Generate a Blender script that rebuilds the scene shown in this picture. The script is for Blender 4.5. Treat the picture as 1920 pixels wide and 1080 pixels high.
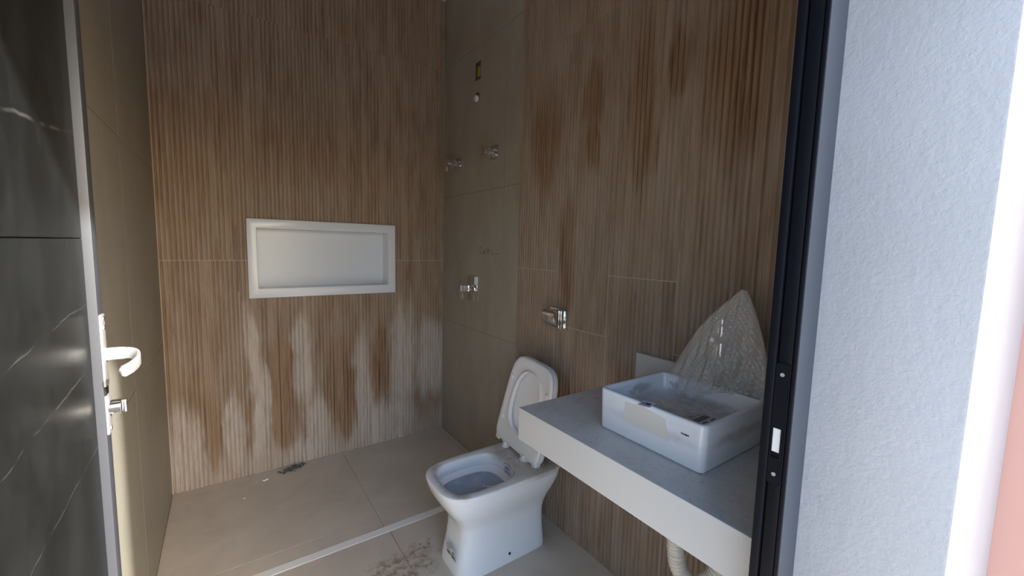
import bpy, bmesh, math, random
import numpy as np
from mathutils import Vector, Matrix
random.seed(4); rng = np.random.default_rng(4)
C = bpy.context.scene.collection
S = bpy.context.scene
for o in list(bpy.data.objects): bpy.data.objects.remove(o)

# ------------------------------------------------------------------ camera
YAW, PIT, ROL, F = math.radians(35.035), math.radians(5.69), math.radians(1.356), 771.9
fw = Vector((math.sin(YAW)*math.cos(PIT), math.cos(YAW)*math.cos(PIT), -math.sin(PIT)))
rt = Vector((math.cos(YAW), -math.sin(YAW), 0)); up = rt.cross(fw)
r2 = math.cos(ROL)*rt + math.sin(ROL)*up; u2 = -math.sin(ROL)*rt + math.cos(ROL)*up
cam = bpy.data.objects.new('camera', bpy.data.cameras.new('camera')); C.objects.link(cam)
cam.data.sensor_width = 36; cam.data.lens = F/1920*36; cam.data.clip_start = .01
m = Matrix((r2, u2, -fw)).transposed().to_4x4(); m.translation = Vector((0, 0, 1.5)); cam.matrix_world = m
S.camera = cam

# ------------------------------------------------------------------ sky, sun, exposure
SUN_DIR = Vector((-1, 1.565, -1.095)).normalized()
W = bpy.data.worlds.new('sky'); S.world = W; W.use_nodes = True
nt = W.node_tree; bg = nt.nodes['Background']
sky = nt.nodes.new('ShaderNodeTexSky'); sky.sky_type = 'NISHITA'; sky.sun_disc = False
sky.sun_elevation = math.asin(-SUN_DIR.z); sky.sun_rotation = math.atan2(-SUN_DIR.x, -SUN_DIR.y)
sky.dust_density = 2.0; sky.ozone_density = 1.0
hs = nt.nodes.new('ShaderNodeHueSaturation'); hs.inputs['Saturation'].default_value = 1.28
nt.links.new(sky.outputs[0], hs.inputs['Color']); nt.links.new(hs.outputs[0], bg.inputs[0])
bg.inputs[1].default_value = .68
sl = bpy.data.lights.new('sun', 'SUN'); sl.energy = 11.0; sl.angle = math.radians(1.8); sl.color = (1, .98, .95)
so = bpy.data.objects.new('sun', sl); C.objects.link(so); so.rotation_euler = SUN_DIR.to_track_quat('-Z', 'Y').to_euler()
so.location = (3, -4, 5)
S.view_settings.view_transform = 'Standard'; S.view_settings.look = 'None'
S.view_settings.gamma = 1; S.view_settings.use_curve_mapping = False
S.view_settings.exposure = 0.22

# ------------------------------------------------------------------ helpers
class N:
    """small node-graph helper"""
    def __init__(s, name):
        s.m = bpy.data.materials.new(name); s.m.use_nodes = True; s.t = s.m.node_tree
        s.b = s.t.nodes['Principled BSDF']; s.out = s.t.nodes['Material Output']
    def n(s, typ, **kw):
        x = s.t.nodes.new('ShaderNode'+typ)
        for k, v in kw.items(): setattr(x, k, v)
        return x
    def set(s, sock, v):
        if isinstance(v, bpy.types.NodeSocket): s.t.links.new(v, sock)
        else:
            if hasattr(sock.default_value, '__len__') and not hasattr(v, '__len__'): v = (v,)*len(sock.default_value)
            if hasattr(v, '__len__') and len(sock.default_value) == 4 and len(v) == 3: v = (*v, 1)
            sock.default_value = v
    def p(s, **kw):
        for k, v in kw.items(): s.set(s.b.inputs[k.replace('_', ' ')], v)
    def math(s, op, a, b=0., c=0., clamp=False):
        x = s.n('Math', operation=op, use_clamp=clamp)
        s.set(x.inputs[0], a); s.set(x.inputs[1], b); s.set(x.inputs[2], c); return x.outputs[0]
    def vmath(s, op, a, b=(0, 0, 0)):
        x = s.n('VectorMath', operation=op); s.set(x.inputs[0], a); s.set(x.inputs[1], b)
        return x.outputs['Value'] if op in ('LENGTH', 'DISTANCE', 'DOT_PRODUCT') else x.outputs['Vector']
    def pos(s): return s.n('NewGeometry').outputs['Position']
    def sep(s, v):
        x = s.n('SeparateXYZ'); s.set(x.inputs[0], v); return x.outputs
    def noise(s, vec, scale=1., detail=3., rough=.55, dist=0., col=False):
        x = s.n('TexNoise'); s.set(x.inputs['Vector'], vec); s.set(x.inputs['Scale'], scale)
        s.set(x.inputs['Detail'], detail); s.set(x.inputs['Roughness'], rough); s.set(x.inputs['Distortion'], dist)
        return x.outputs['Color'] if col else x.outputs['Fac']
    def ramp(s, v, a, b, lo=0., hi=1., smooth=True):
        x = s.n('MapRange', interpolation_type='SMOOTHSTEP' if smooth else 'LINEAR')
        for k, q in zip(('Value', 'From Min', 'From Max', 'To Min', 'To Max'), (v, a, b, lo, hi)): s.set(x.inputs[k], q)
        return x.outputs[0]
    def mix(s, f, a, b, mode='MIX'):
        x = s.n('Mix', data_type='RGBA', blend_type=mode)
        s.set(x.inputs[0], f); s.set(x.inputs[6], a); s.set(x.inputs[7], b); return x.outputs[2]
    def bump(s, h, strength=.3, dist=.01):
        x = s.n('Bump'); s.set(x.inputs['Height'], h); x.inputs['Strength'].default_value = strength
        x.inputs['Distance'].default_value = dist; s.set(s.b.inputs['Normal'], x.outputs[0])
    def blobs(s, P, lst):
        """max of soft ellipsoids (centre, radii) in space P"""
        r = None
        for c, rad in lst:
            d = s.vmath('LENGTH', s.vmath('DIVIDE', s.vmath('SUBTRACT', P, c), rad))
            k = s.ramp(d, .55, 1.25, 1., 0.)
            r = k if r is None else s.math('MAXIMUM', r, k)
        return r

def plain(name, col, rough=.5, metal=0., **kw):
    q = N(name); q.p(Base_Color=col, Roughness=rough, Metallic=metal, **kw); return q.m

def off(parent):
    v = Vector((0, 0, 0))
    while parent is not None: v += parent.location; parent = parent.parent
    return v

def obj(name, V, Fc, mat, parent=None, smooth=False, bevel=0., seg=2, auto=None):
    o0 = off(parent)
    me = bpy.data.meshes.new(name)
    me.from_pydata([(v[0]-o0.x, v[1]-o0.y, v[2]-o0.z) for v in V], [], [list(map(int, f)) for f in Fc])
    bm = bmesh.new(); bm.from_mesh(me); bmesh.ops.recalc_face_normals(bm, faces=bm.faces)
    if bevel > 0: bmesh.ops.bevel(bm, geom=[e for e in bm.edges if len(e.link_faces) == 2 and e.calc_face_angle(0) > .5], offset=bevel, segments=seg, affect='EDGES', profile=.5)
    bm.to_mesh(me); bm.free()
    if mat: me.materials.append(mat)
    if smooth or bevel > 0:
        me.shade_smooth()
        if auto is None: auto = 40
        me.set_sharp_from_angle(angle=math.radians(auto))
    o = bpy.data.objects.new(name, me); C.objects.link(o)
    if parent: o.parent = parent
    return o

def thing(name, loc, label, cat, group=None):
    o = bpy.data.objects.new(name, None); C.objects.link(o); o.location = loc; o.empty_display_size = .05
    return tag(o, label, cat, group)

def tag(o, label, cat=None, group=None, kind=None):
    o['label'] = label
    if cat: o['category'] = cat
    if group: o['group'] = group
    if kind: o['kind'] = kind
    return o

BOXF = [(0, 1, 3, 2), (4, 6, 7, 5), (0, 4, 5, 1), (2, 3, 7, 6), (0, 2, 6, 4), (1, 5, 7, 3)]
def boxv(x0, x1, y0, y1, z0, z1): return [(x, y, z) for x in (x0, x1) for y in (y0, y1) for z in (z0, z1)]
class MB:
    def __init__(s): s.V, s.F = [], []
    def add(s, V, Fc):
        n = len(s.V); s.V += [tuple(v) for v in V]; s.F += [[i+n for i in f] for f in Fc]; return s
    def box(s, *a): return s.add(boxv(*a), BOXF)
    def rings(s, rings, cap0=True, cap1=True, closed=False):
        n = len(rings[0]); V = [p for r in rings for p in r]; Fc = []
        R = len(rings)
        for i in range(R if closed else R-1):
            a, b = i*n, ((i+1) % R)*n
            for j in range(n): k = (j+1) % n; Fc.append((a+j, a+k, b+k, b+j))
        if not closed:
            if cap0: Fc.append(tuple(reversed(range(n))))
            if cap1: Fc.append(tuple(range((R-1)*n, R*n)))
        return s.add(V, Fc)
    def tube(s, pts, rad, n=12):
        pts = [Vector(p) for p in pts]; rings = []
        if not hasattr(rad, '__len__'): rad = [rad]*len(pts)
        t0 = (pts[1]-pts[0]).normalized(); a = t0.orthogonal().normalized()
        for i, p in enumerate(pts):
            t = (pts[min(i+1, len(pts)-1)]-pts[max(i-1, 0)]).normalized()
            a = (a - a.dot(t)*t).normalized(); b = t.cross(a)
            rings.append([p + rad[i]*(math.cos(q)*a+math.sin(q)*b) for q in [2*math.pi*j/n for j in range(n)]])
        return s.rings(rings)
    def build(s, name, mat, parent=None, **kw): return obj(name, s.V, s.F, mat, parent, **kw)

def box(name, x0, x1, y0, y1, z0, z1, mat, parent=None, bevel=0., **kw):
    return obj(name, boxv(x0, x1, y0, y1, z0, z1), BOXF, mat, parent, bevel=bevel, **kw)

def spline(pts, n):
    P = np.array(pts, float); k = len(P); out = []
    for t in np.linspace(0, k-1-1e-9, n):
        i = int(t); f = t-i; p0, p1, p2, p3 = P[max(i-1, 0)], P[i], P[i+1], P[min(i+2, k-1)]
        out.append(.5*((2*p1)+(-p0+p2)*f+(2*p0-5*p1+4*p2-p3)*f*f+(-p0+3*p1-3*p2+p3)*f**3))
    return np.array(out)

def text_mesh(name, body, size, M, mat, parent, thick=.0003, align='CENTER'):
    cu = bpy.data.curves.new(name, 'FONT'); cu.body = body; cu.size = size; cu.extrude = thick
    cu.align_x = align; cu.align_y = 'CENTER'
    t = bpy.data.objects.new(name, cu); C.objects.link(t)
    dg = bpy.context.evaluated_depsgraph_get(); me = bpy.data.meshes.new_from_object(t.evaluated_get(dg))
    bpy.data.objects.remove(t); me.transform(Matrix.Translation(-off(parent)) @ M); me.materials.clear(); me.materials.append(mat)
    o = bpy.data.objects.new(name, me); C.objects.link(o); o.parent = parent; return o

def frame(o, x, y):
    """matrix with origin o, local X = x, local Y = y"""
    x = Vector(x).normalized(); y = Vector(y); z = x.cross(y).normalized(); y = z.cross(x)
    m = Matrix((x, y, z)).transposed().to_4x4(); m.translation = Vector(o); return m

# ------------------------------------------------------------------ materials
def wood_material(name, axis, dust, clean, base_dust, groove=False):
    q = N(name); P = q.pos(); inf = q.n('ObjectInfo').outputs['Random']
    sc = (1, .1, 1)
    X, Y, Z = q.sep(P)
    u = (X, Y)[axis]
    cv = q.n('CombineXYZ'); q.set(cv.inputs[0], u); q.set(cv.inputs[1], q.math('MULTIPLY', inf, 7.)); q.set(cv.inputs[2], q.math('MULTIPLY', Z, .045))
    grain = q.noise(cv.outputs[0], 95., 4., .6)
    cv2 = q.n('CombineXYZ'); q.set(cv2.inputs[0], u); q.set(cv2.inputs[1], q.math('MULTIPLY', inf, 3.)); q.set(cv2.inputs[2], q.math('MULTIPLY', Z, .12))
    broad = q.noise(cv2.outputs[0], 13., 3., .5)
    c = q.mix(q.ramp(grain, .34, .68), (.165, .088, .044), (.330, .210, .126))
    c = q.mix(q.ramp(broad, .38, .68, 0., .55), c, (.345, .235, .150))
    c = q.mix(q.math('MULTIPLY', inf, .22), c, (.16, .10, .06))
    # cement dust and efflorescence left on the tile faces
    cvd = q.n('CombineXYZ'); q.set(cvd.inputs[0], q.math('MULTIPLY', u, 16.)); q.set(cvd.inputs[2], q.math('MULTIPLY', Z, 3.))
    nz = q.noise(cvd.outputs[0], 1., 4., .62)
    nv = q.noise(cvd.outputs[0], .8, 3., .6, col=True)
    Pd = q.vmath('ADD', P, q.vmath('MULTIPLY', q.vmath('SUBTRACT', nv, (.5, .5, .5)), (.16, .16, .34)))
    film = q.ramp(nz, .35, .72, base_dust[0], base_dust[1])
    cl = q.blobs(Pd, clean)
    film = q.math('MULTIPLY', film, q.math('SUBTRACT', 1., q.math('MULTIPLY', cl, .92)))
    c = q.mix(film, c, (.375, .305, .243))
    if dust:
        d = q.blobs(Pd, dust)
        fine = q.noise(q.vmath('MULTIPLY', P, (60, 60, 9)), 1., 3., .6)
        low = q.ramp(q.math('ADD', q.sep(Pd)[2], q.math('MULTIPLY', nz, .12)), .13, .34, .42, 0.)
        d = q.math('MAXIMUM', q.math('MULTIPLY', d, q.ramp(fine, .2, .75, .42, .85)), low)
        d = q.math('MULTIPLY', d, q.math('SUBTRACT', 1., q.math('MULTIPLY', cl, .8)))
        c = q.mix(d, c, (.55, .50, .46))
    if groove: c = q.mix(q.math('ADD', .36, q.math('MULTIPLY', cl, .50)), c, (.46, .38, .33), 'MULTIPLY')   # groove bottoms tinted darker, most in the clean zones
    q.p(Base_Color=c, Roughness=q.ramp(grain, .2, .8, .5, .7))
    q.b.inputs['Specular IOR Level'].default_value = .35
    q.bump(grain, .12, .002); return q.m

def E3(x0, x1, z0, z1, ax, w):   # soft ellipse on a wall
    c = [(x0+x1)/2, w, (z0+z1)/2] if ax == 0 else [w, (x0+x1)/2, (z0+z1)/2]
    r = [abs(x1-x0)/2*1.1, 2., abs(z1-z0)/2*1.1] if ax == 0 else [2., abs(x1-x0)/2*1.1, abs(z1-z0)/2*1.1]
    return (tuple(c), tuple(r))
BW, RW, LW = 3.005, 1.43, -.30
back_dust = [E3(-.31, -.13, -.05, .50, 0, BW), E3(-.05, .07, .0, .56, 0, BW), E3(.085, .165, .45, 1.1, 0, BW), E3(.12, .21, .03, .72, 0, BW),
             E3(.34, .47, .45, .97, 0, BW), E3(.41, .55, .0, .50, 0, BW), E3(.73, .86, .0, .85, 0, BW), E3(1.0, 1.20, .25, 1.02, 0, BW),
             E3(1.2, 1.45, .3, .9, 0, BW), E3(.29, .55, -.06, .2, 0, BW), E3(.80, 1.2, -.1, .36, 0, BW)]
back_clean = [E3(-.135, -.055, .10, .62, 0, BW), E3(.21, .36, .25, .95, 0, BW), E3(.23, .33, .10, .4, 0, BW), E3(.555, .73, .09, .85, 0, BW),
              E3(.87, .99, .35, .95, 0, BW), E3(.6, .74, .1, .5, 0, BW)]
right_clean = [E3(1.66, 1.88, 1.74, 2.38, 1, RW), E3(1.34, 1.49, 2.07, 2.36, 1, RW), E3(1.07, 1.20, 1.7, 2.5, 1, RW), E3(.94, 1.04, 2.1, 2.34, 1, RW),
               E3(.62, .87, 1.8, 2.40, 1, RW), E3(1.36, 1.45, 1.85, 2.1, 1, RW), E3(1.5, 1.62, 1.2, 1.7, 1, RW), E3(1.3, 1.9, .5, .85, 1, RW)]
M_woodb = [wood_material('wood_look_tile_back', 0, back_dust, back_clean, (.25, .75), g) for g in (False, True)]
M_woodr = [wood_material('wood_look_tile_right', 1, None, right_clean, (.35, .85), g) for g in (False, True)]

def grey_tile(name, a, b, rough=.45):
    q = N(name); P = q.pos(); inf = q.n('ObjectInfo').outputs['Random']
    n1 = q.noise(q.vmath('MULTIPLY', P, (1, 1, .45)), 5., 5., .6, .6); n2 = q.noise(P, 60., 3., .6)
    c = q.mix(q.ramp(n1, .3, .7), a, b); c = q.mix(q.ramp(n2, .35, .75, 0., .14), c, (.42, .38, .33))
    st = q.noise(q.vmath('MULTIPLY', P, (9, 9, 2.2)), 1., 4., .65)
    c = q.mix(q.ramp(st, .56, .78, 0., .3), c, (.36, .33, .29))
    q.p(Base_Color=c, Roughness=rough); q.bump(n2, .05, .002); return q.m
M_greyw = grey_tile('warm_grey_porcelain_tile', (.300, .268, .216), (.345, .312, .256))
M_grey = grey_tile('grey_porcelain_tile', (.262, .248, .200), (.305, .290, .236))
def floor_mat():
    q = N('beige_grey_floor_tile'); P = q.pos()
    n1 = q.noise(P, 4., 5., .6, .5); n2 = q.noise(P, 75., 3., .6); n3 = q.noise(P, 9., 4., .7, .8)
    c = q.mix(q.ramp(n1, .3, .7), (.55, .485, .405), (.63, .56, .475))
    c = q.mix(q.ramp(n2, .4, .75, 0., .16), c, (.55, .50, .44))
    c = q.mix(q.ramp(n3, .56, .75, 0., .32), c, (.50, .45, .40))
    stain = q.math('MULTIPLY', q.blobs(q.vmath('ADD', P, q.vmath('MULTIPLY', q.vmath('SUBTRACT', q.noise(P, 12., 4., .7, col=True), (.5,)*3), (.3, .3, 0))),
              [((.63, 1.72, 0), (.17, .10, 1)), ((.74, 1.80, 0), (.07, .05, 1))]), q.ramp(q.noise(P, 26., 4., .7), .36, .66))
    c = q.mix(q.math('MULTIPLY', stain, .8), c, (.21, .12, .058))
    q.p(Base_Color=c, Roughness=q.ramp(n3, .3, .7, .42, .62)); q.bump(n2, .05, .002); return q.m
M_floor = floor_mat()
M_grout = plain('pale_grout', (.50, .41, .32), .9)
M_groutw = plain('brown_grout', (.30, .22, .155), .9)
M_groutg = plain('grey_grout', (.15, .125, .10), .9)
M_groutf = plain('floor_grout', (.33, .275, .22), .9)
M_bed = plain('mortar_bed', (.16, .13, .10), .95)
def plaster():
    q = N('white_roller_paint'); P = q.pos()
    n1 = q.noise(P, 190., 4., .6); n2 = q.noise(P, 70., 3., .5)
    h = q.math('ADD', n1, q.math('MULTIPLY', n2, 1.3))
    q.p(Base_Color=q.mix(q.ramp(q.noise(P, 3., 3.), .35, .7), (.43, .435, .445), (.465, .47, .485)), Roughness=.62); q.bump(h, .34, .003); return q.m
M_plaster = plaster()
M_salmon = plain('salmon_wall_paint', (.68, .37, .29), .8)
M_ceiling = plain('white_ceiling_paint', (.78, .77, .75), .9)
def black_alu():
    q = N('black_aluminium'); P = q.pos(); n = q.noise(P, 220., 2.)
    q.p(Base_Color=(.006, .0068, .010), Roughness=q.ramp(n, .3, .7, .36, .46)); q.b.inputs['Specular IOR Level'].default_value = .16; return q.m
M_black = black_alu()
M_edge = plain('skylit_frame_edge', (.052, .062, .080), .5)  # bluish sky light on the jamb's outer face, put into its colour
M_stile = plain('graphite_aluminium', (.045, .05, .06), .42, 0.)
VEINS = [((.736, 1.336), (1.125, 1.377), .0018), ((.709, 1.217), (1.0, 1.238), .0018), ((.76, 1.651), (1.05, 1.683), .0045), ((.753, 1.065), (1.125, 1.084), .0014)]   # y, z ends on the leaf
def slab():
    q = N('black_marble_slab'); P = q.pos()
    warp = q.vmath('ADD', P, q.vmath('MULTIPLY', q.vmath('SUBTRACT', q.noise(P, 3., 4., .6, col=True), (.5,)*3), (.05, .05, .05)))
    def vein(p0, p1, w, ext=.12):
        p0, p1 = Vector((0, *p0)), Vector((0, *p1)); t = (p1-p0).normalized(); n = Vector((0, -t.z, t.y)); L = (p1-p0).length
        d = q.math('ABSOLUTE', q.math('SUBTRACT', q.vmath('DOT_PRODUCT', warp, tuple(n)), n.dot(p0))); m = q.math('SUBTRACT', q.vmath('DOT_PRODUCT', warp, tuple(t)), t.dot(p0))
        return q.math('MULTIPLY', q.ramp(d, 0., w, 1., 0.), q.math('MULTIPLY', q.ramp(m, -ext, 0.), q.ramp(m, L, L+ext, 1., 0.)))
    v = None
    for a, b, w in VEINS:
        k = vein(a, b, w); v = k if v is None else q.math('MAXIMUM', v, k)
    v = q.math('MULTIPLY', v, q.ramp(q.noise(P, 16., 3.), .35, .60))
    vo = q.n('TexVoronoi'); q.set(vo.inputs['Vector'], P); vo.inputs['Scale'].default_value = 70.
    sp = q.math('MULTIPLY', q.ramp(vo.outputs['Distance'], .08, .15, 1., 0.), q.ramp(q.sep(vo.outputs['Color'])[0], .80, .86))
    haze = q.noise(q.vmath('MULTIPLY', P, (1, 1.4, .9)), 5., 5., .65)
    c = q.mix(q.ramp(haze, .35, .75), (.007, .0085, .0085), (.019, .021, .021))
    c = q.mix(q.math('MULTIPLY', v, .26), c, (.24, .24, .24)); c = q.mix(q.math('MULTIPLY', sp, .8), c, (.6, .6, .58))
    q.p(Base_Color=c, Roughness=q.ramp(haze, .3, .7, .34, .44)); q.b.inputs['Specular IOR Level'].default_value = .22; return q.m
M_slab = slab()
M_silver = plain('satin_aluminium', (.50, .50, .50), .42, .55)
M_chrome = plain('chrome', (.80, .81, .83), .07, 1.)
M_darkmetal = plain('dark_recess', (.012, .012, .012), .6)
def porcelain(name, col, dust=0., dcol=(.33, .275, .22), boxes=None):
    q = N(name); P = q.pos(); n = q.noise(P, 22., 4., .65); n2 = q.noise(P, 120., 3., .6)
    nz = q.sep(q.n('NewGeometry').outputs['Normal'])[2]
    c = col
    if dust:
        bl = q.blobs(q.vmath('ADD', P, q.vmath('MULTIPLY', q.vmath('SUBTRACT', q.noise(P, 20., 3., .6, col=True), (.5,)*3), (.05, .05, .02))), boxes)
        k = q.math('MULTIPLY', bl, q.math('ADD', q.ramp(n, .3, .7, .46, .80), q.ramp(n2, .45, .8, 0., .20)))
        k = q.math('MAXIMUM', k, q.math('MULTIPLY', q.ramp(n, .55, .75, 0., .12), q.ramp(n2, .4, .7)))
        c = q.mix(k, col, dcol)
    q.p(Base_Color=c, Roughness=.14); q.b.inputs['Coat Weight'].default_value = .25; q.b.inputs['Coat Roughness'].default_value = .05
    return q.m
M_porc = porcelain('white_vitreous_china', (.80, .81, .83), .9, boxes=[((1.22, 1.62, .425), (.17, .24, .03)), ((.80, 1.60, .44), (.05, .2, .03))])
M_sink = porcelain('white_basin_china', (.80, .81, .84), .95, boxes=[((1.1, .66, 1.025), (.20, .20, .025)), ((1.10, .822, 1.05), (.06, .01, .02))])
M_water = plain('bowl_shade', (.70, .72, .75), .08)
M_seat = plain('white_seat_plastic', (.80, .79, .79), .28)
def quartz():
    q = N('white_quartz_counter'); P = q.pos(); n = q.noise(P, 8., 4., .65); n2 = q.noise(P, 90., 4., .7)
    top = q.ramp(q.sep(q.n('NewGeometry').outputs['Normal'])[2], .6, .9)
    d = q.math('MULTIPLY', q.math('MULTIPLY', q.ramp(n, .32, .66, .25, 1.), q.ramp(n2, .35, .72, .35, 1.)), top)
    c = q.mix(q.math('MULTIPLY', d, .50), (.58, .575, .555), (.38, .33, .29))
    sm = q.math('MULTIPLY', q.ramp(q.noise(P, 42., 4., .75), .62, .70), top)
    c = q.mix(q.math('MULTIPLY', sm, .5), c, (.14, .10, .075))
    q.p(Base_Color=c, Roughness=q.ramp(d, 0., 1., .25, .55)); return q.m
M_quartz = quartz()
M_niche = plain('white_stone_niche', (.71, .74, .79), .22)
M_nicheback = plain('white_niche_back', (.70, .735, .79), .3)
M_strip = plain('pale_stone_strip', (.88, .87, .83), .45)
M_pvc = plain('cream_flexible_plastic', (.66, .62, .54), .45)
M_paper = plain('white_label_paper', (.72, .72, .71), .6)
M_cream = plain('cream_plaster_smear', (.72, .68, .61), .75)
M_ink = plain('black_ink', (.02, .02, .025), .6)
M_inkgrey = plain('grey_print', (.10, .10, .11), .7)
M_blue = plain('blue_ink', (.03, .05, .22), .6)
M_pencil = plain('pencil_line', (.085, .07, .052), .8)
M_yellow = plain('yellow_conduit_box', (.42, .34, .03), .5)
M_hole = plain('raw_mortar', (.08, .065, .05), .95)
M_white = plain('white_plastic', (.75, .73, .70), .4)
M_debris = plain('grey_green_mortar_crumbs', (.10, .115, .095), .95)
M_chip = plain('white_plaster_chip', (.9, .89, .87), .8)
def paving():
    q = N('pale_concrete_paving'); P = q.pos()
    q.p(Base_Color=q.mix(q.ramp(q.noise(P, 2.5, 5., .6), .3, .7), (.46, .43, .39), (.56, .53, .49)), Roughness=.85); return q.m
M_paving = paving()
def wrap_mat():
    q = N('clear_bubble_film')
    q.p(Base_Color=(.74, .69, .64), Roughness=.08, Alpha=.50); q.b.inputs['Specular IOR Level'].default_value = .8
    return q.m
M_wrap = wrap_mat()

# ------------------------------------------------------------------ setting: shell
H = 3.32
fl = box('floor', LW-.1, RW+.1, .27, BW+.15, -.12, -.012, M_bed); tag(fl, 'beige grey porcelain tiled bathroom floor with a white threshold strip', 'floor', kind='structure')
gr = box('ground', -8, 10, -14, .2699, -.25, -.015, M_paving); tag(gr, 'pale concrete paving outside the bathroom doorway', 'ground', kind='structure')
ce = box('ceiling', LW-.3, RW+.3, .0825, BW+.3, H, H+.12, M_ceiling); tag(ce, 'plain white painted bathroom ceiling', 'ceiling', kind='structure')

def floor_tile(x0, x1, y0, y1):
    g = .0015
    box('tile', x0+g, x1-g, y0+g, y1-g, -.012, 0, M_floor, fl, bevel=.0008, seg=1)
for (x0, x1) in ((LW, .648), (.648, 1.392), (1.392, RW)):
    for (y0, y1) in ((2.055, 2.152), (2.152, BW)): floor_tile(x0, x1, y0, y1)
for (x0, x1) in ((LW, .662), (.662, RW)):
    for (y0, y1) in ((.27, 1.05), (1.05, 2.007)): floor_tile(x0, x1, y0, y1)
box('grout', LW, RW, .27, BW, -.012, -.0012, M_groutf, fl)
tr = box('trim_1', LW, RW, 2.008, 2.054, -.011, .0015, M_strip, bevel=.0006, seg=1); tag(tr, 'narrow white stone threshold strip crossing the floor before the shower area', 'threshold', kind='structure')

# ribbed wood-look tiles -------------------------------------------------
def ribbed(u0, u1, z0, z1, cuts, place, mat, parent, seed):
    g = .0016; u0 += g; u1 -= g; z0 += g; z1 -= g
    rr = random.Random(seed); n = 16; per = .3628/n; prof = []
    u = u0; prof.append((u, 0.))
    k = 0
    while u < u1-.004:
        w = per*rr.uniform(.9, 1.1); dep = rr.choice((.0045, .0050, .0042, .0048, .0022))
        for f, d in ((.24, 0.), (.36, dep), (.60, dep), (.72, 0.), (1., 0.)):
            if u+f*w < u1-.0005: prof.append((u+f*w, d))
        u += w; k += 1
    prof.append((u1, 0.))
    # break the profile at cut edges
    for (a, b, c, d) in cuts:
        for e in (a, b):
            if u0 < e < u1: prof.append((e, 0.))
    prof = sorted(prof)
    q = []
    for p in prof:
        if not q or p[0]-q[-1][0] > 1e-5: q.append(p)
    prof = q; mb = MB(); T = .009; dark = []
    for (a, da), (b, db) in zip(prof[:-1], prof[1:]):
        mid = (a+b)/2; spans = [(z0, z1)]
        for (c0, c1, c2, c3) in cuts:
            if c0 < mid < c1:
                ns = []
                for (s, e) in spans:
                    if c2 > s and c2 < e: ns.append((s, c2))
                    if c3 < e and c3 > s: ns.append((c3, e))
                    if c3 <= s or c2 >= e: ns.append((s, e))
                spans = ns
        for (s, e) in spans:
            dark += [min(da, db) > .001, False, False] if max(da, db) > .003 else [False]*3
            V = [place(a, da, s), place(b, db, s), place(b, db, e), place(a, da, e), place(a, T, s), place(b, T, s), place(b, T, e), place(a, T, e)]
            mb.add(V, [(0, 1, 2, 3), (0, 4, 5, 1), (3, 2, 6, 7)])
    # closed side edges
    for (uu, dd) in (prof[0], prof[-1]):
        spans = [(z0, z1)]
        for (c0, c1, c2, c3) in cuts:
            if c0 < uu < c1: spans = [(a, b) for a, b in ((z0, min(z1, c2)), (max(z0, c3), z1)) if b > a] if z0 < c3 and z1 > c2 else spans
        for (s, e) in spans: mb.add([place(uu, dd, s), place(uu, dd, e), place(uu, T, e), place(uu, T, s)], [(0, 1, 2, 3)]); dark.append(False)
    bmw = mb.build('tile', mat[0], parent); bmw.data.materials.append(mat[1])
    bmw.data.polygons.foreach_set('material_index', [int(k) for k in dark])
    bm = bmesh.new(); bm.from_mesh(bmw.data); bmesh.ops.remove_doubles(bm, verts=bm.verts, dist=1e-5); bmesh.ops.recalc_face_normals(bm, faces=bm.faces)
    # make sure the faces look into the room
    c = place(u0, -1, (z0+z1)/2); inv = 0
    nrm = (Vector(place(u0, -1, 0))-Vector(place(u0, 0, 0))).normalized()
    if sum(f.normal.dot(nrm)*f.calc_area() for f in bm.faces) < 0: bmesh.ops.reverse_faces(bm, faces=bm.faces)
    bm.to_mesh(bmw.data); bm.free(); return bmw

def grout_bars(parent, bars, mat):
    mb = MB()
    for b in bars: mb.box(*b)
    return mb.build('grout', mat, parent)

NX0, NX1, NZ0, NZ1 = .119, 1.0385, 1.1442, 1.6365    # niche frame outline
IX0, IX1, IZ0, IZ1 = .158, 1.000, 1.190, 1.592       # hole
T = .0095
mb = MB()                                            # back wall masonry with the niche hole
for (a, b, c, d) in ((LW-.1, IX0, -.1, H), (IX1, RW+.1, -.1, H), (IX0, IX1, -.1, IZ0), (IX0, IX1, IZ1, H)): mb.box(a, b, BW+T, BW+.15, c, d)
wb = mb.build('wall_back', M_bed); tag(wb, 'back shower wall of ribbed wood-look tiles with white dust stains', 'wall', kind='structure')
cols = [LW, .066, .432, .793, 1.161, RW]; rows = [0., 1.380, 2.814, H]
cut = [(IX0, IX1, IZ0, IZ1)]
pb = lambda u, d, z: (u, BW+d, z)
for i in range(5):
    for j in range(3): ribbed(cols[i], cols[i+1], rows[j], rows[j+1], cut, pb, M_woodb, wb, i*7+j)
grout_bars(wb, [(x-.0014, x+.0014, BW+.0008, BW+T, IZ1, H) for x in cols[1:-1]] + [(LW, RW, BW+.0006, BW+T, 2.8126, 2.8154)], M_groutw)
bars = [(x-.0016, x+.0016, BW+.0004, BW+T, 0, IZ0) for x in cols[1:-1]] + [(LW, NX0, BW+.0002, BW+T, 1.3784, 1.3816), (NX1, RW, BW+.0002, BW+T, 1.3784, 1.3816), 
        (LW, RW, BW+.0002, BW+T, 0, .0016), (LW, LW+.0030, BW-.0008, BW+T, 0, H), (RW-.0016, RW, BW+.0002, BW+T, 0, H)]
bars = [b for b in bars]
grout_bars(wb, bars, M_grout)

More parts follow.
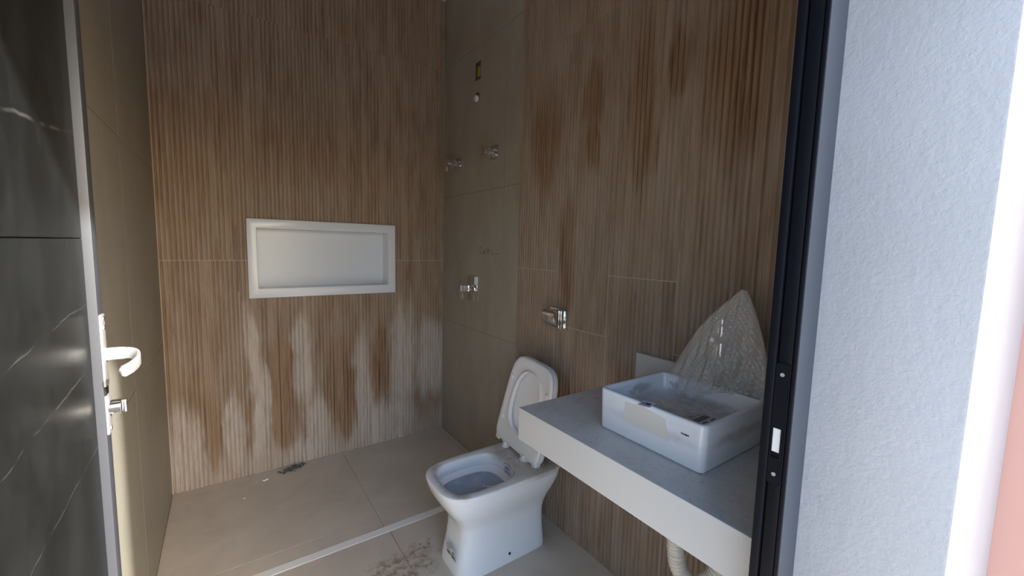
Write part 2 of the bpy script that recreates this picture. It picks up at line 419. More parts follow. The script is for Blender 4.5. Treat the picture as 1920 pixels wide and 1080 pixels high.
# right wall: grey strip at the shower, then ribbed tiles
wr = box('wall_right', RW+T, RW+.15, .27, BW+.15, -.1, H, M_bed); tag(wr, 'right bathroom wall, grey tile by the shower then ribbed wood-look tile', 'wall', kind='structure')
YB = 1.985
def grey_piece(parent, x0, x1, y0, y1, z0, z1):
    g = .0012; return box('tile', x0, x1, y0+g, y1-g, z0+g, z1-g, M_greyw if parent is wr else M_grey, parent, bevel=.0008, seg=1)
gz = [0., .913, 1.868, 2.815, H]
HY0, HY1, HZ0, HZ1 = 2.456, 2.526, 2.600, 2.715
for (z0, z1) in zip(gz[:-1], gz[1:]):
    grey_piece(wr, RW, RW+T, YB, 2.150, z0, z1)
    if z0 < 2.6 < z1:   # this tile is cut around the conduit box: four bevel-free strips in one mesh
        g = .0012; mb = MB()
        for (a, b, c, d) in ((2.150+g, HY0, z0+g, z1-g), (HY1, BW-g, z0+g, z1-g), (HY0, HY1, z0+g, HZ0), (HY0, HY1, HZ1, z1-g)): mb.box(RW, RW+T, a, b, c, d)
        mb.build('tile', M_greyw, wr)
    else: grey_piece(wr, RW, RW+T, 2.150, BW, z0, z1)
grout_bars(wr, [(RW+.0012, RW+T, YB, BW, z-.0012, z+.0012) for z in gz[1:-1]] + [(RW+.0012, RW+T, 2.1488, 2.1512, 0, H)], M_groutg)
rc = [.27, .567, .930, 1.2785, 1.638, YB]; stag = [1.097, 1.380, 1.097, 1.380][::-1]
pr = lambda u, d, z: (RW+d, u, z)
bars = []
for i in range(5):
    s = 1.380 if i % 2 == 0 else 1.097
    zz = [0., s, s+1.434, H]
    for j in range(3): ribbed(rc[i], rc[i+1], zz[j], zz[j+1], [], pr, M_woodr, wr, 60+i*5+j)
    bars.append((RW+.0002, RW+T, rc[i], rc[i+1], zz[1]-.0016, zz[1]+.0016))
for y in rc[1:-1]: bars.append((RW+.0004, RW+T, y-.0013, y+.0013, 0, 1.5))
grout_bars(wr, [(RW+.0008, RW+T, y-.0013, y+.0013, 1.5, H) for y in rc[1:]] + [(RW+.0006, RW+T, rc[i], rc[i+1], z-.0014, z+.0014) for i in range(5) for z in ((1.380 if i % 2 == 0 else 1.097)+1.434,)], M_groutw)
bars.append((RW+.0002, RW+T, .27, YB, 0, .0018))
grout_bars(wr, bars, M_grout)

# left wall
wl = box('wall_left', LW-.15, LW-T, .27, BW+.15, -.1, H, M_bed); tag(wl, 'left bathroom wall of plain grey porcelain tile behind the open door', 'wall', kind='structure')
for (z0, z1) in zip(gz[:-1], gz[1:]):
    for (y0, y1) in ((.27, 1.19), (1.19, 2.10), (2.10, BW)): grey_piece(wl, LW-T, LW, y0, y1, z0, z1)
grout_bars(wl, [(LW-T, LW-.0012, .27, BW, z-.0012, z+.0012) for z in gz[1:-1]] + [(LW-T, LW-.0012, y-.0012, y+.0012, 0, H) for y in (1.19, 2.10)], M_groutg)

# front wall with the doorway
OX0, OX1, OZ, FY0, FY1 = -.30, .800, 2.27, .0825, .268
mb = MB()
for (a, b, c, d) in ((-3., OX0, -.1, H+.12), (OX1, 1.372, -.1, H+.12), (OX0, OX1, OZ, H+.12)): mb.box(a, b, FY0, FY1, c, d)
wf = mb.build('wall_front', M_plaster, bevel=.004, seg=2); tag(wf, 'thick white painted wall at the right of the doorway', 'wall', kind='structure')
wo = box('wall_outside', 1.373, 1.60, -.80, FY1, -.1, H+.12, M_salmon); tag(wo, 'salmon painted outside wall standing out at the far right edge', 'wall', kind='structure')
# inner lining of the front wall beside the counter
bi = box('wall_inner', OX1, RW, FY1+.0005, .318, 0, H, M_plaster); tag(bi, 'inner face of the front wall behind the right door frame', 'wall', kind='structure')

# ------------------------------------------------------------------ door frame
FX = .735
tf = bpy.data.objects.new('trim_2', None); C.objects.link(tf); tf.location = (.77, .28, 0)
tag(tf, 'black metal door frame upright with latch plate against the white wall', 'door frame', kind='structure')
mb = MB(); mb.box(FX+.010, OX1-.0005, .2615, .300, 0, OZ-.002)
mb.build('jamb', M_black, tf, bevel=.001, seg=1)
box('flange', FX-.001, FX+.0095, .2905, .304, 0, OZ-.05, M_black, tf, bevel=.0012)
box('bead', FX+.003, FX+.0095, .2685, .2885, 0, OZ-.05, M_black, tf, bevel=.0012)
box('stop', FX, FX+.0095, .2605, .2665, 0, OZ-.05, M_black, tf, bevel=.001)
box('head', LW+.046, OX1-.066, .2605, .300, OZ-.05, OZ-.002, M_black, tf, bevel=.001)
box('hinge_jamb', LW+.001, LW+.045, .2695, .300, 0, OZ-.002, M_black, tf, bevel=.001)
box('outer_edge', FX+.001, OX1-.0005, .2595, .2612, 0, OZ-.05, M_edge, tf)
sp = MB()
for (y0, y1, z0, z1) in ((.270, .2745, 1.118, 1.322), (.2865, .2895, 1.118, 1.322), (.2745, .2865, 1.213, 1.322), (.2745, .2865, 1.118, 1.163)): sp.box(FX+.0005, FX+.003, y0, y1, z0, z1)
spo = sp.build('latch_plate', M_black, tf)
box('latch_recess', FX+.002, FX+.0029, .2747, .2863, 1.1725, 1.2125, M_white, spo)
for z in (1.304, 1.135):
    mbs = MB(); mbs.tube([(FX+.0006, .2795, z), (FX-.0008, .2795, z)], .0032, 12); mbs.build('screw', M_silver, spo, smooth=True)

# ------------------------------------------------------------------ open door leaf
dr = bpy.data.objects.new('door_1', None); C.objects.link(dr); dr.location = (-.232, .33, 0)
tag(dr, 'open door leaf faced with black veined slabs at the left edge', 'door', kind='structure')
DP, DS = -.223, -.209
jz = 1.497
box('slab', -.236, DP, .372, 1.1290, .01, jz-.0008, M_slab, dr, bevel=.0006, seg=1)
box('slab', -.236, DP, .372, 1.1290, jz+.0008, 2.2, M_slab, dr, bevel=.0006, seg=1)
mb = MB(); mb.box(-.258, DS, 1.1300, 1.166, .01, 2.205); mb.build('stile', M_stile, dr, bevel=.0012)
box('stile', -.258, DS, .335, .371, .01, 2.205, M_stile, dr, bevel=.0012)
box('backing', -.258, -.2365, .3715, 1.1295, .012, 2.203, M_black, dr)
mb = MB(); mb.box(DS-.002, DS+.0035, 1.1335, 1.163, 1.197, 1.345); mb.box(DS-.002, DS+.0035, 1.1335, 1.163, 1.096, 1.178)
lp = mb.build('lock_plate', M_silver, dr, bevel=.0015)
box('keeper', DS-.001, DS+.002, 1.136, 1.161, 1.1785, 1.1965, M_darkmetal, lp)
for z in (1.336, 1.318, 1.106):
    mbs = MB(); mbs.tube([(DS+.003, 1.149, z), (DS+.0052, 1.149, z)], .005, 12); mbs.build('screw', M_chrome, lp, smooth=True)
# curved flat lever: neck leaves the plate, sweeps round and back
path = spline([(DS+.002, 1.150, 1.262), (-.188, 1.150, 1.262), (-.168, 1.149, 1.2605), (-.1555, 1.138, 1.256), (-.152, 1.118, 1.250), (-.158, 1.097, 1.244), (-.167, 1.083, 1.240), (-.174, 1.075, 1.238)], 40)
rings = []
for i, p in enumerate(path):
    t = Vector(path[min(i+1, 39)]-path[max(i-1, 0)]).normalized(); z = Vector((0, 0, 1)); z = (z-z.dot(t)*t).normalized(); s = t.cross(z)
    hz = .0115 if i > 8 else .0125
    hz *= (1 if i < 36 else (1-.18*(i-35)**1.2/2)); hs_ = .0032
    rings.append([Vector(p)+z*hz*a+s*hs_*b for a, b in ((-1, -.6), (-.8, -1), (.8, -1), (1, -.6), (1, .6), (.8, 1), (-.8, 1), (-1, .6))])
MB().rings(rings).build('lever_handle', M_silver, dr, smooth=True, auto=50)
mb = MB(); mb.tube([(DS+.002, 1.149, 1.150), (DS+.022, 1.149, 1.150)], .0145, 20)
kc = mb.build('key_cylinder', M_chrome, dr, smooth=True)
box('thumb_turn', DS+.0225, DS+.030, 1.144, 1.154, 1.137, 1.163, M_chrome, kc, bevel=.001)

# ------------------------------------------------------------------ niche in back wall
nc = thing('wall_niche', ((NX0+NX1)/2, BW, NZ0), 'white stone framed shower niche recessed into the ribbed back wall', 'niche')
def frame_ring(x0, x1, z0, z1, a0, a1, c0, c1, y0, y1):
    mb = MB(); o = [(x0, z0), (x1, z0), (x1, z1), (x0, z1)]; i = [(a0, c0), (a1, c0), (a1, c1), (a0, c1)]
    mb.rings([[(x, y0, z) for x, z in o], [(x, y0, z) for x, z in i], [(x, y1, z) for x, z in i], [(x, y1, z) for x, z in o]], closed=True); return mb
frame_ring(NX0, NX1, NZ0, NZ1, IX0+.012, IX1-.012, IZ0+.012, IZ1-.012, BW-.012, BW+.0008).build('frame', M_niche, nc, bevel=.0015)
frame_ring(IX0+.001, IX1-.001, IZ0+.001, IZ1-.001, IX0+.013, IX1-.013, IZ0+.013, IZ1-.013, BW+.0012, BW+.118).build('lining', M_niche, nc)
box('back_panel', IX0+.001, IX1-.001, BW+.1185, BW+.128, IZ0+.001, IZ1-.001, M_nicheback, nc)

# ------------------------------------------------------------------ shower valves on the grey strip
def valve(y, z, label, sc=1., plate=(.043, .043), proj=.105, name='shower_valve', group=None):
    t = thing(name, (RW, y, z), label, 'valve', group)
    w, h = plate
    box('wall_plate', RW-.008, RW-.0005, y-w, y+w, z-h, z+h, M_chrome, t, bevel=.0025)
    mb = MB(); mb.tube([(RW-.007, y, z), (RW-.020, y, z), (RW-.022, y, z), (RW-.045, y, z), (RW-.048, y, z)], [.028*sc, .028*sc, .024*sc, .024*sc, .020*sc], 28)
    k = mb.build('collar', M_chrome, t, smooth=True)
    box('lever_arm', RW-proj+.010, RW-.046, y-.016*sc, y+.016*sc, z-.014*sc, z+.022*sc, M_chrome, t, bevel=.0015)
    box('lever', RW-proj, RW-proj+.0095, y-.019*sc, y+.019*sc, z-.062*sc, z+.024*sc, M_chrome, t, bevel=.0015)
    return t
valve(2.745, 2.088, 'square chrome valve handle high on the grey strip, the one nearer the back wall corner', group='shower valve handles')
valve(2.262, 2.088, 'square chrome valve handle high on the grey strip, the one nearer the wood-look tiles', group='shower valve handles')
valve(2.507, 1.203, 'chrome shower mixer on a tall rectangular plate, lowest on the grey strip', 1.15, (.070, .087), .105, 'shower_mixer')
cb = thing('conduit_box', (RW, 2.49, 2.60), 'open yellow electrical box sunk in the grey strip near the top', 'box')
def hole_box(y0, y1, z0, z1, d):
    mb = MB(); r0 = [(RW+.0004, y0, z0), (RW+.0004, y1, z0), (RW+.0004, y1, z1), (RW+.0004, y0, z1)]
    mb.rings([r0, [(RW+d, a, b) for _, a, b in r0]], cap0=False, cap1=True); return mb
hole_box(HY0+.001, HY1-.001, HZ0+.001, HZ1-.001, .0088).build('cavity', M_hole, cb)
box('box_insert', RW+.004, RW+.0086, HY0+.012, HY1-.022, HZ0+.020, HZ1-.028, M_yellow, cb, bevel=.002)
box('box_rim', RW+.0015, RW+.0084, HY0+.003, HY0+.009, HZ0+.008, HZ1-.008, M_hole, cb)
po = thing('pipe_outlet', (RW, 2.496, 2.486), 'small round hole with a white plugged shower pipe in the grey strip', 'pipe')
mb = MB(); mb.tube([(RW-.0004, 2.496, 2.490), (RW-.0016, 2.496, 2.490)], .031, 20); mb.build('hole_ring', M_hole, po)
mb = MB(); mb.tube([(RW-.0018, 2.497, 2.482), (RW-.012, 2.497, 2.482), (RW-.016, 2.497, 2.482)], [.022, .022, .012], 18); mb.build('pipe_plug', M_white, po, smooth=True)
# pencil scribble on the tile
mb = MB()
def stroke(pts):
    mb.tube([(RW-.0004, y, z) for y, z in spline(pts, 10)], .0014, 5)
y0, z0 = 2.44, 1.46
stroke([(y0, z0+.03), (y0-.03, z0+.034), (y0-.005, z0+.012), (y0-.035, z0-.006), (y0, z0-.015)])
stroke([(y0-.05, z0+.018), (y0-.085, z0-.016)]); stroke([(y0-.085, z0+.020), (y0-.055, z0-.012)])
stroke([(y0-.11, z0+.025), (y0-.115, z0-.012)]); stroke([(y0-.11, z0+.024), (y0-.135, z0+.016), (y0-.115, z0+.004)])
stroke([(y0-.15, z0+.004), (y0-.175, z0+.004)]); stroke([(y0-.15, z0-.012), (y0-.18, z0-.012)])
stroke([(y0-.20, z0-.004), (y0-.215, z0-.010), (y0-.235, z0-.004), (y0-.25, z0-.004)])
tag(mb.build('pencil_scribble', M_pencil, wr), 'faint pencil scribble')

# ------------------------------------------------------------------ flush valve
fv = thing('flush_valve', (RW, 1.613, 1.134), 'chrome square flush valve with curved push cover above the toilet', 'flush valve')
fy, fz = 1.606, 1.134
box('wall_plate', RW-.010, RW-.0005, fy-.068, fy+.062, fz-.054, fz+.052, M_chrome, fv, bevel=.003)
prof = spline([(-.012, .048), (-.045, .050), (-.066, .040), (-.072, .012), (-.060, -.022), (-.040, -.042), (-.012, -.047)], 24)
mb = MB(); r = []
for yy, sc in ((fy-.043, .97), (fy-.040, 1.), (fy+.050, 1.), (fy+.053, .97)):
    r.append([(RW+p[0]*sc, yy, fz+p[1]*sc) for p in prof])
mb.rings(r); mb.build('push_cover', M_chrome, fv, smooth=True, auto=35)
box('side_trim', RW-.030, RW-.0102, fy-.058, fy-.0445, fz-.046, fz+.046, M_chrome, fv, bevel=.003)

# ------------------------------------------------------------------ toilet
TY = 1.615
to = thing('toilet', (1.05, TY, 0), 'white floor-standing toilet with raised seat and lid beside the counter', 'toilet')
def sel(x0, x1, yc, hy, nf, nb, z, n=72):
    cx, a = (x0+x1)/2, (x1-x0)/2; P = []
    for k in range(n):
        t = 2*math.pi*k/n; c, s = math.cos(t), math.sin(t); e = nf if c < 0 else nb
        P.append((cx+a*math.copysign(abs(c)**(2/e), c), yc+hy*math.copysign(abs(s)**(2/e), s), z))
    return P
# z, x0, x1, half width, front exponent, back exponent
secs = [(0, .806, 1.295, .130, 5, 9), (.012, .806, 1.295, .130, 5, 9), (.06, .814, 1.291, .125, 5, 9), (.12, .826, 1.288, .119, 5, 9), (.18, .834, 1.288, .116, 5, 9), (.225, .829, 1.292, .121, 4.5, 9), (.27, .805, 1.302, .138, 4.2, 9),
        (.315, .774, 1.318, .158, 4, 9), (.36, .748, 1.335, .174, 3.8, 9), (.405, .731, 1.347, .183, 3.8, 9), (.424, .728, 1.352, .186, 3.8, 9)]
ss = spline([(s[1], s[2], s[3], s[4], s[5], s[0]) for s in secs], 46)
rings = [sel(r[0], r[1], TY, r[2], r[3], r[4], r[5]) for r in ss]
rings += [sel(.730, 1.350, TY, .184, 3.8, 9, .4285), sel(.734, 1.346, TY, .180, 3.8, 9, .4305)]
rings += [sel(.764, 1.128, TY, .146, 3.6, 3.4, .4305), sel(.769, 1.124, TY, .142, 3.6, 3.4, .4285), sel(.772, 1.121, TY, .139, 3.6, 3.4, .422), sel(.776, 1.118, TY, .136, 3.6, 3.4, .378), sel(.771, 1.123, TY, .141, 3.6, 3.4, .372),
          sel(.782, 1.110, TY, .131, 3.4, 3.4, .368), sel(.806, 1.085, TY, .118, 3.2, 3.0, .340), sel(.84, 1.05, TY, .095, 2.6, 2.6, .285), sel(.88, 1.01, TY, .065, 2.2, 2.2, .235), sel(.90, .99, TY, .045, 2, 2, .215)]
MB().rings(rings).build('bowl', M_porc, to, smooth=True, auto=70)
mb = MB(); mb.rings([sel(.800, 1.094, TY, .122, 3.2, 3.0, .3485), sel(.800, 1.094, TY, .122, 3.2, 3.0, .3490)])  # opaque blue-grey sheet added to make the bowl interior look darker
wq = N('blue_grey_bowl_sheet'); wq.p(Base_Color=wq.mix(wq.ramp(wq.noise(wq.pos(), 14., 3.), .35, .7), (.30, .36, .46), (.38, .43, .51)), Roughness=.16); mb.build('bowl_dark_sheet', wq.m, to)
mb = MB()
for dx, dy, r in ((0, 0, .012), (.02, -.012, .010), (-.014, .018, .007)):
    c = (1.0+dx, 1.585+dy, .352); mb.add([(c[0]+r*1.5, c[1], c[2]), (c[0]-r, c[1]+.4*r, c[2]), (c[0], c[1]+r, c[2]), (c[0]+.3*r, c[1]-r, c[2]), (c[0], c[1], c[2]+r*.6), (c[0], c[1], c[2]-.002)], [(0, 2, 4), (2, 1, 4), (1, 3, 4), (3, 0, 4), (2, 0, 5), (1, 2, 5), (3, 1, 5), (0, 3, 5)])
mb.build('paper_scrap', M_paper, to)
box('fixing_bolt', 1.066-.006, 1.066+.006, TY-.1305, TY-.118, .038, .050, M_darkmetal, to, bevel=.003)
# labels on the bowl
def label(parent, M, w, h, inner, name='label', mat=None):
    mb = MB(); V = [M @ Vector((x*w/2, y*h/2, z)) for z in (0, .0004) for x, y in ((-1, -1), (1, -1), (1, 1), (-1, 1))]
    mb.add(V, [(3, 2, 1, 0), (4, 5, 6, 7), (0, 1, 5, 4), (1, 2, 6, 5), (2, 3, 7, 6), (3, 0, 4, 7)]); L = mb.build(name, mat or M_paper, parent)
    mb = {}
    for (x0, x1, y0, y1, mt) in inner:
        k = mb.setdefault(mt.name, (MB(), mt))[0]
        V = [M @ Vector((x*w, y*h, z)) for z in (.00045, .0007) for x, y in ((x0, y0), (x1, y0), (x1, y1), (x0, y1))]
        k.add(V, [(3, 2, 1, 0), (4, 5, 6, 7), (0, 1, 5, 4), (1, 2, 6, 5), (2, 3, 7, 6), (3, 0, 4, 7)])
    for k, mt in mb.values(): k.build('print', mt, L)
    return L
bars_ = lambda x0, x1, y0, y1, n, mt: [(x0+(x1-x0)*i/n, x0+(x1-x0)*(i+.6)/n, y0, y1, mt) for i in range(n)]
# front pedestal label: faces -X
Mf = frame((.8130, 1.600, .075), (0, -1, 0), (-.16, 0, 1))
label(to, Mf, .094, .098, [(-.42, .1, .36, .42, M_inkgrey), (.22, .42, .22, .32, M_ink), (-.42, -.1, .22, .25, M_inkgrey), (-.42, 0, .15, .18, M_inkgrey), (-.46, -.12, -.14, .06, M_inkgrey), (-.42, .3, -.3, -.28, M_inkgrey), (-.42, .25, -.36, -.34, M_inkgrey)] + bars_(.0, .44, -.22, .12, 8, M_ink), 'paper_label')
Mb = frame((1.1175, 1.600, .3985), (0, -1, 0), (.06, 0, 1))
label(to, Mb, .048, .046, [(-.5, .5, .44, .5, M_blue), (-.5, .5, -.5, -.44, M_blue), (-.5, -.45, -.5, .5, M_blue), (.45, .5, -.5, .5, M_blue), (-.3, .3, .22, .30, M_inkgrey)] + bars_(-.32, .32, -.08, .16, 9, M_ink) + [(-.3, .3, -.32, -.22, M_blue)], 'paper_label')
# seat and lid, folded up, hinge at deck
ang = math.radians(11.5); rl = math.radians(4.5)
vv = Vector((math.sin(ang), 0, math.cos(ang))); uu = Vector((0, -1, 0))
v_ = (math.cos(rl)*vv + math.sin(rl)*uu); u_ = (math.cos(rl)*uu - math.sin(rl)*vv); w_ = u_.cross(v_)
if w_.x > 0: w_ = -w_
O = Vector((1.222, TY+.050, .458))
def LP(u, v, w): return O + u_*u + v_*v + w_*w
def outline(ins, w, hw=.196, b=.24, n=72, vc=.225, taper=.10):
    P = []
    for k in range(n):
        t = 2*math.pi*k/n; c, s = math.cos(t), math.sin(t); e = 4.6 if s > 0 else 9.
        v = (b-ins)*math.copysign(abs(s)**(2/e), s); u = (hw-ins)*math.copysign(abs(c)**(2/e), c)*(1-taper*(v+b)/(2*b)*1.3)
        P.append(LP(u, vc+v, w))
    return P
def opening(ins, w, n=72):
    P = []
    for k in range(n):
        t = 2*math.pi*k/n; c, s = math.cos(t), math.sin(t)
        v = (.163-ins)*math.copysign(abs(s)**(2/2.5), s); u = (.112-ins)*math.copysign(abs(c)**(2/2.5), c)*(1-.10*(v/.163))
        P.append(LP(u, .235+v, w))
    return P
MB().rings([outline(.003, -.001), outline(0, .004), outline(0, .012), outline(.004, .018), outline(.012, .021), outline(.030, .0185), opening(-.018, .0145), opening(-.010, .016), opening(-.007, .0215), opening(-.002, .0225), opening(0, .020), opening(.001, .0), opening(-.004, -.001)], closed=True).build('seat', M_seat, to, smooth=True, auto=60)
seat = [o for o in C.objects if o.name.startswith('seat')][-1]
MB().rings([outline(.006, -.028), outline(.001, -.024), outline(-.002, -.016), outline(-.001, -.004), outline(.004, -.0025), outline(.03, -.0085), outline(.10, -.010)]).build('lid', M_seat, to, smooth=True, auto=60)
for (u, v) in ((-.158, .10), (-.152, .33), (.158, .10), (.150, .33)):
    mb = MB(); mb.tube([LP(u, v, .016), LP(u, v, .0255), LP(u, v, .0275)], [.013, .012, .008], 14); mb.build('bumper', M_seat, seat, smooth=True)
for u in (-.085, .085):
    c = LP(u, -.018, .010)
    mb = MB(); mb.tube([LP(u-.030, -.012, .004), LP(u+.030, -.012, .004)], .0125, 16); mb.tube([(c.x, c.y, .4303), (c.x, c.y, .4385), (c.x, c.y, .439), (c.x, c.y, .458)], [.022, .022, .0155, .0145], 18)
    mb.build('hinge', M_seat, to, smooth=True)
for u in (-.165, .165):
    mb = MB(); V = [LP(a, b, c) for a in (u-.018, u+.018) for b in (-.030, .03) for c in (-.02, .014)]
    mb.add(V, BOXF); mb.build('hinge_ear', M_seat, to, bevel=.007, seg=3)

# ------------------------------------------------------------------ counter
CX, CY0, CY1, CT, CB = .8034, .320, 1.0878, .9591, .8478
co = thing('counter', (1.1, .7, CB), 'white stone vanity counter with deep front apron fixed to the ribbed wall', 'counter')
pf = [(CX, CB), (CX+.02, CB), (CX+.02, CT-.02), (RW-.0006, CT-.02), (RW-.0006, CT), (CX, CT)]
mb = MB(); mb.rings([[(x, y, z) for x, z in pf] for y in (CY0, CY1)]); mb.build('top_and_apron', M_quartz, co, bevel=.0012, seg=1)
box('side_apron', CX+.0205, RW-.0006, CY1-.0205, CY1-.0003, CB, CT-.0203, M_quartz, co)
box('wall_batten', RW-.030, RW-.0006, CY0, CY1-.021, CB+.03, CT-.0203, M_quartz, co)
bs = box('backsplash', RW-.021, RW-.0006, CY0, 1.107, CT+.0005, CT+.112, M_quartz, bevel=.0012, seg=1)
tag(bs, 'low white stone backsplash strip standing behind the basin', 'backsplash')
# move backsplash end flush with the counter end
for v in bs.data.vertices:
    if v.co.y > 1.0: v.co.y -= .0192

# ------------------------------------------------------------------ basin
SX0, SX1, SY0, SY1, SZ0, SZ1 = .925, 1.242, .503, .842, CT+.0006, 1.083
sk = thing('basin', ((SX0+SX1)/2, (SY0+SY1)/2, SZ0), 'white square countertop basin holding a dusty floor and labels', 'basin')
def rr(x0, x1, y0, y1, r, z, n=8):
    P = []
    for cx, cy, a0 in ((x1-r, y1-r, 0), (x0+r, y1-r, 90), (x0+r, y0+r, 180), (x1-r, y0+r, 270)):
        for k in range(n+1):
            a = math.radians(a0+90*k/n); P.append((cx+r*math.cos(a), cy+r*math.sin(a), z))
    return P
def sr(i, r, z): return rr(SX0+i, SX1-i, SY0+i, SY1-i, r, z)
ri = [sr(.012, .016, SZ0), sr(.004, .018, SZ0+.002), sr(.0025, .019, SZ0+.007), sr(.0015, .020, SZ0+.05), sr(0, .020, SZ1-.007), sr(.0008, .020, SZ1-.003), sr(.003, .018, SZ1-.0005), sr(.006, .016, SZ1), sr(.011, .013, SZ1-.0005),
      sr(.0145, .012, SZ1-.004), sr(.016, .012, SZ1-.012), sr(.018, .014, 1.042), sr(.022, .016, 1.031), sr(.032, .02, 1.027), sr(.09, .03, 1.025)]
MB().rings(ri).build('bowl', M_sink, sk, smooth=True, auto=60)
# plaster smear on the outer face, logo and labels
V = [(SX0-.0006, y, z) for y, z in ((.742, 1.068), (.68, 1.073), (.612, 1.064), (.607, 1.040), (.598, 1.010), (.64, 1.014), (.70, 1.011), (.745, 1.013))]
V2 = [(x+.0011, y, z) for x, y, z in V]; n = len(V)
sm = obj('smear', V+V2, [tuple(range(n)), tuple(range(2*n-1, n-1, -1))]+[(i, (i+1) % n, n+(i+1) % n, n+i) for i in range(n)], M_cream, sk); tag(sm, 'cream plaster smear')
text_mesh('logo', 'incepa', .0085, frame((SX0-.0001, .5545, 1.046), (0, -1, 0), (0, 0, 1)), M_ink, sk, .0006)
Ms = frame((.926, .672, 1.0845), (.30, -1, 0), (1, .30, -.05))
label(sk, Ms, .034, .050, [(-.34, -.26, -.14, .16, M_blue), (-.28, -.05, .12, .22, M_blue), (-.28, -.05, -.18, -.10, M_blue), (-.05, .34, -.18, .22, M_blue)], 'sticker')
Mk = frame((1.098, .602, 1.0288), (0, -1, 0), (1, 0, 0))
label(sk, Mk, .075, .090, [(.30, .40, -.40, .30, M_ink), (.17, .23, -.4, -.12, M_ink), (.17, .24, .05, .3, M_ink), (-.34, -.31, -.38, .24, M_inkgrey), (-.42, -.38, -.36, -.05, M_inkgrey)] + [(-.2, .06, -.42+.09*i, -.42+.09*i+.06, M_ink) for i in range(8)], 'paper_label', M_sink)

# ------------------------------------------------------------------ faucet and its bubble wrap
fa = thing('faucet', (1.335, .690, CT), 'tall chrome basin faucet inside the bubble wrap', 'faucet')
fx, fyy = 1.325, .690
mb = MB(); mb.tube([(fx, fyy, CT+.0005), (fx, fyy, CT+.010), (fx, fyy, CT+.012), (fx, fyy, 1.262), (fx, fyy, 1.266)], [.029, .029, .023, .023, .018], 24); bd = mb.build('body', M_chrome, fa, smooth=True)
box('spout', 1.268, fx-.015, fyy-.019, fyy+.019, 1.208, 1.232, M_chrome, fa, bevel=.003)
mb = MB(); mb.tube([(fx, fyy, 1.2665), (fx, fyy, 1.284)], .019, 20); mb.build('cap', M_chrome, fa, smooth=True)
box('lever', 1.285, fx+.012, fyy-.012, fyy+.012, 1.2845, 1.295, M_chrome, fa, bevel=.002)

L_ = spline([(.768, 1.035), (.806, 1.060), (.818, 1.092), (.808, 1.138), (.776, 1.205), (.736, 1.268), (.688, 1.322), (.622, 1.388)], 121)
R_ = spline([(.505, 1.035), (.506, 1.06), (.513, 1.095), (.525, 1.150), (.541, 1.215), (.561, 1.280), (.583, 1.340), (.606, 1.386)], 121)
def bag(nu=120, nv=121, sg=.0115):
    V = []; Fc = []
    for side in (-1, 1):
        for j in range(nv):
            t = j/(nv-1); a, b = L_[j], R_[j]
            k = max(0, 1-t/.55); k = k*k*(3-2*k)
            for i in range(nu+1):
                s = i/nu; y = a[0]+(b[0]-a[0])*s; z = a[1]+(b[1]-a[1])*s
                lift = float(np.interp(s, (0, .22, .5, .66, .8, 1), (0, -.004, .040, .052, .034, 0))) if side < 0 else .055*math.sin(math.pi*s)**.4
                z += lift*max(0, 1-t/.30)**1.5
                prof = math.sin(math.pi*s)**.6
                th = .060*prof*(1-t**2.2)**.9
                xf = (1-k)*(1.292-th)+k*float(np.interp(s, (0, .5, .66, .8, 1), (1.214, 1.206, 1.226, 1.246, 1.262)))
                if side < 0: x = xf
                else:
                    x0 = (1-k)*1.292+k*float(np.interp(s, (0, 1), (1.214, 1.262))); x = x0+(1.292+.085*(1-t**2.2)**.9-x0)*prof
                x += prof*(.0045*math.sin(37*y+11*z+side)+.004*math.sin(23*z-41*y+2*side)+.0045*math.sin(90*y*z+60*(y-z))+.002*math.sin(140*y+95*z*y+side))
                px, pz = y/sg, z/(sg*.866); rowi = round(pz); best = 9   # staggered rows of bubbles
                for rrw in (rowi-1, rowi, rowi+1):
                    o2 = .5*(rrw % 2); c2 = round(px-o2)+o2; best = min(best, math.hypot((px-c2)*sg, (pz-rrw)*sg*.866))
                hgt = math.sqrt(max(0, 1-(best/.0049)**2))*.0032 if best < .0049 else 0
                V.append((x+side*hgt*min(1, prof*2), y, z))
    w = nu+1
    for k in (0, 1):
        o = k*w*nv
        for j in range(nv-1):
            for i in range(nu):
                q = (o+j*w+i, o+j*w+i+1, o+(j+1)*w+i+1, o+(j+1)*w+i); Fc.append(q if k else q[::-1])
    return V, Fc
V, Fc = bag()
bw = obj('bubble_wrap', V, Fc, M_wrap, smooth=True, auto=80)
tag(bw, 'pointed bag of clear bubble wrap draped over the faucet behind the basin', 'bubble wrap')

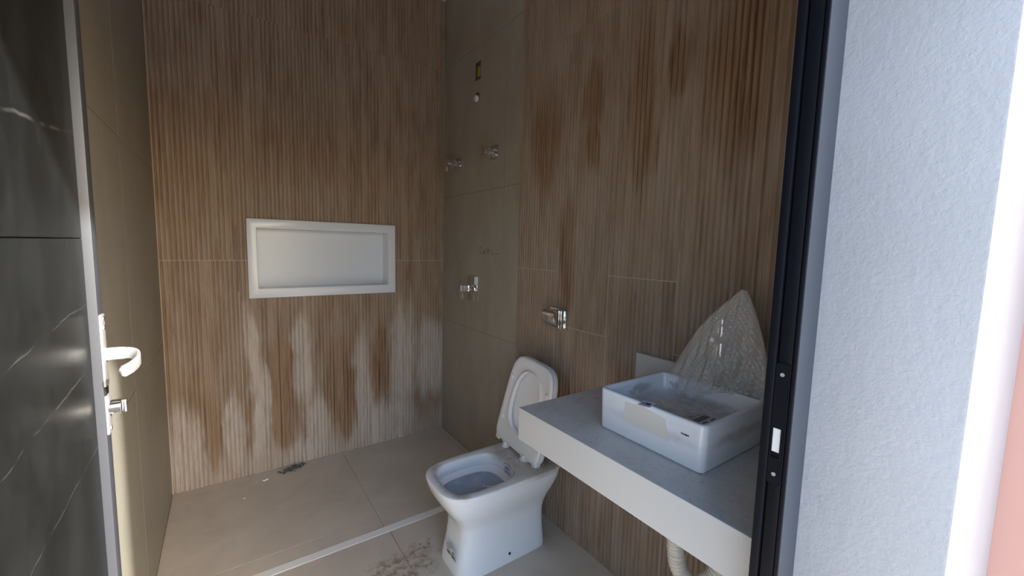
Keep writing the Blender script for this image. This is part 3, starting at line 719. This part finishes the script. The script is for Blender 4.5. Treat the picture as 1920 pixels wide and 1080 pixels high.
# ------------------------------------------------------------------ drain pipe
pth = spline([(1.10, .672, CB+.09), (1.10, .670, .78), (1.10, .668, .68), (1.10, .664, .60), (1.105, .650, .535), (1.12, .612, .505), (1.145, .572, .540), (1.165, .550, .60), (1.20, .530, .655), (1.27, .515, .675), (1.34, .505, .662), (1.405, .503, .66)], 260)
acc = 0; rad = []
for i, p in enumerate(pth):
    if i: acc += np.linalg.norm(pth[i]-pth[i-1])
    rad.append(.0255+.0022*math.sin(2*math.pi*acc/.0105))
dp = thing('drain_pipe', (1.10, .66, .5), 'cream corrugated flexible drain pipe hanging below the counter', 'pipe')
MB().tube(pth, rad, 20).build('flexible_hose', M_pvc, dp, smooth=True, auto=80)
mb = MB(); mb.tube([(1.400, .503, .66), (RW-.0006, .503, .66)], .034, 20); mb.build('wall_collar', M_pvc, dp, smooth=True)

# ------------------------------------------------------------------ rubble on the floor
mb = MB()
for k in range(150):
    t = rng.normal(0, .35); cx = .325+.085*t+rng.normal(0, .018); cy = 2.945+.05*t*.6+rng.normal(0, .013)
    cy = min(cy, 2.985); r = abs(rng.normal(.004, .003))+.0015
    if abs(t) < .35: r *= 1.3
    P = [(cx+r*dx*rng.uniform(.6, 1.3), cy+r*dy*rng.uniform(.6, 1.3), max(.0003, r*.5+r*dz*rng.uniform(.5, 1.))) for dx, dy, dz in ((1, 0, 0), (-1, 0, 0), (0, 1, 0), (0, -1, 0), (0, 0, 1), (0, 0, -.5))]
    mb.add(P, [(0, 2, 4), (2, 1, 4), (1, 3, 4), (3, 0, 4), (2, 0, 5), (1, 2, 5), (3, 1, 5), (0, 3, 5)])
rb = mb.build('rubble', M_debris); tag(rb, 'small heap of grey green mortar crumbs at the foot of the back wall', 'rubble', kind='stuff')
def chip(x, y, r, lab):
    P = [(x-r*1.6, y-r*.3, .0004), (x+r*1.5, y+r*.2, .0004), (x+.3*r, y+r*.8, .0004), (x-.4*r, y-r*.8, .0004)]
    V = P+[(a*.8+x*.2, b*.8+y*.2, .004) for a, b, _ in P]
    tag(obj('plaster_chip', V, [(0, 2, 1), (0, 1, 3), (4, 5, 6), (4, 7, 5), (0, 4, 6, 2), (2, 6, 5, 1), (1, 5, 7, 3), (3, 7, 4, 0)], M_chip), lab, 'chip', 'plaster chips on the shower floor')
chip(.164, 2.892, .012, 'larger white plaster chip on the floor near the mortar crumbs')
chip(.045, 2.738, .005, 'tiny white plaster chip alone on the shower floor, farther from the wall')
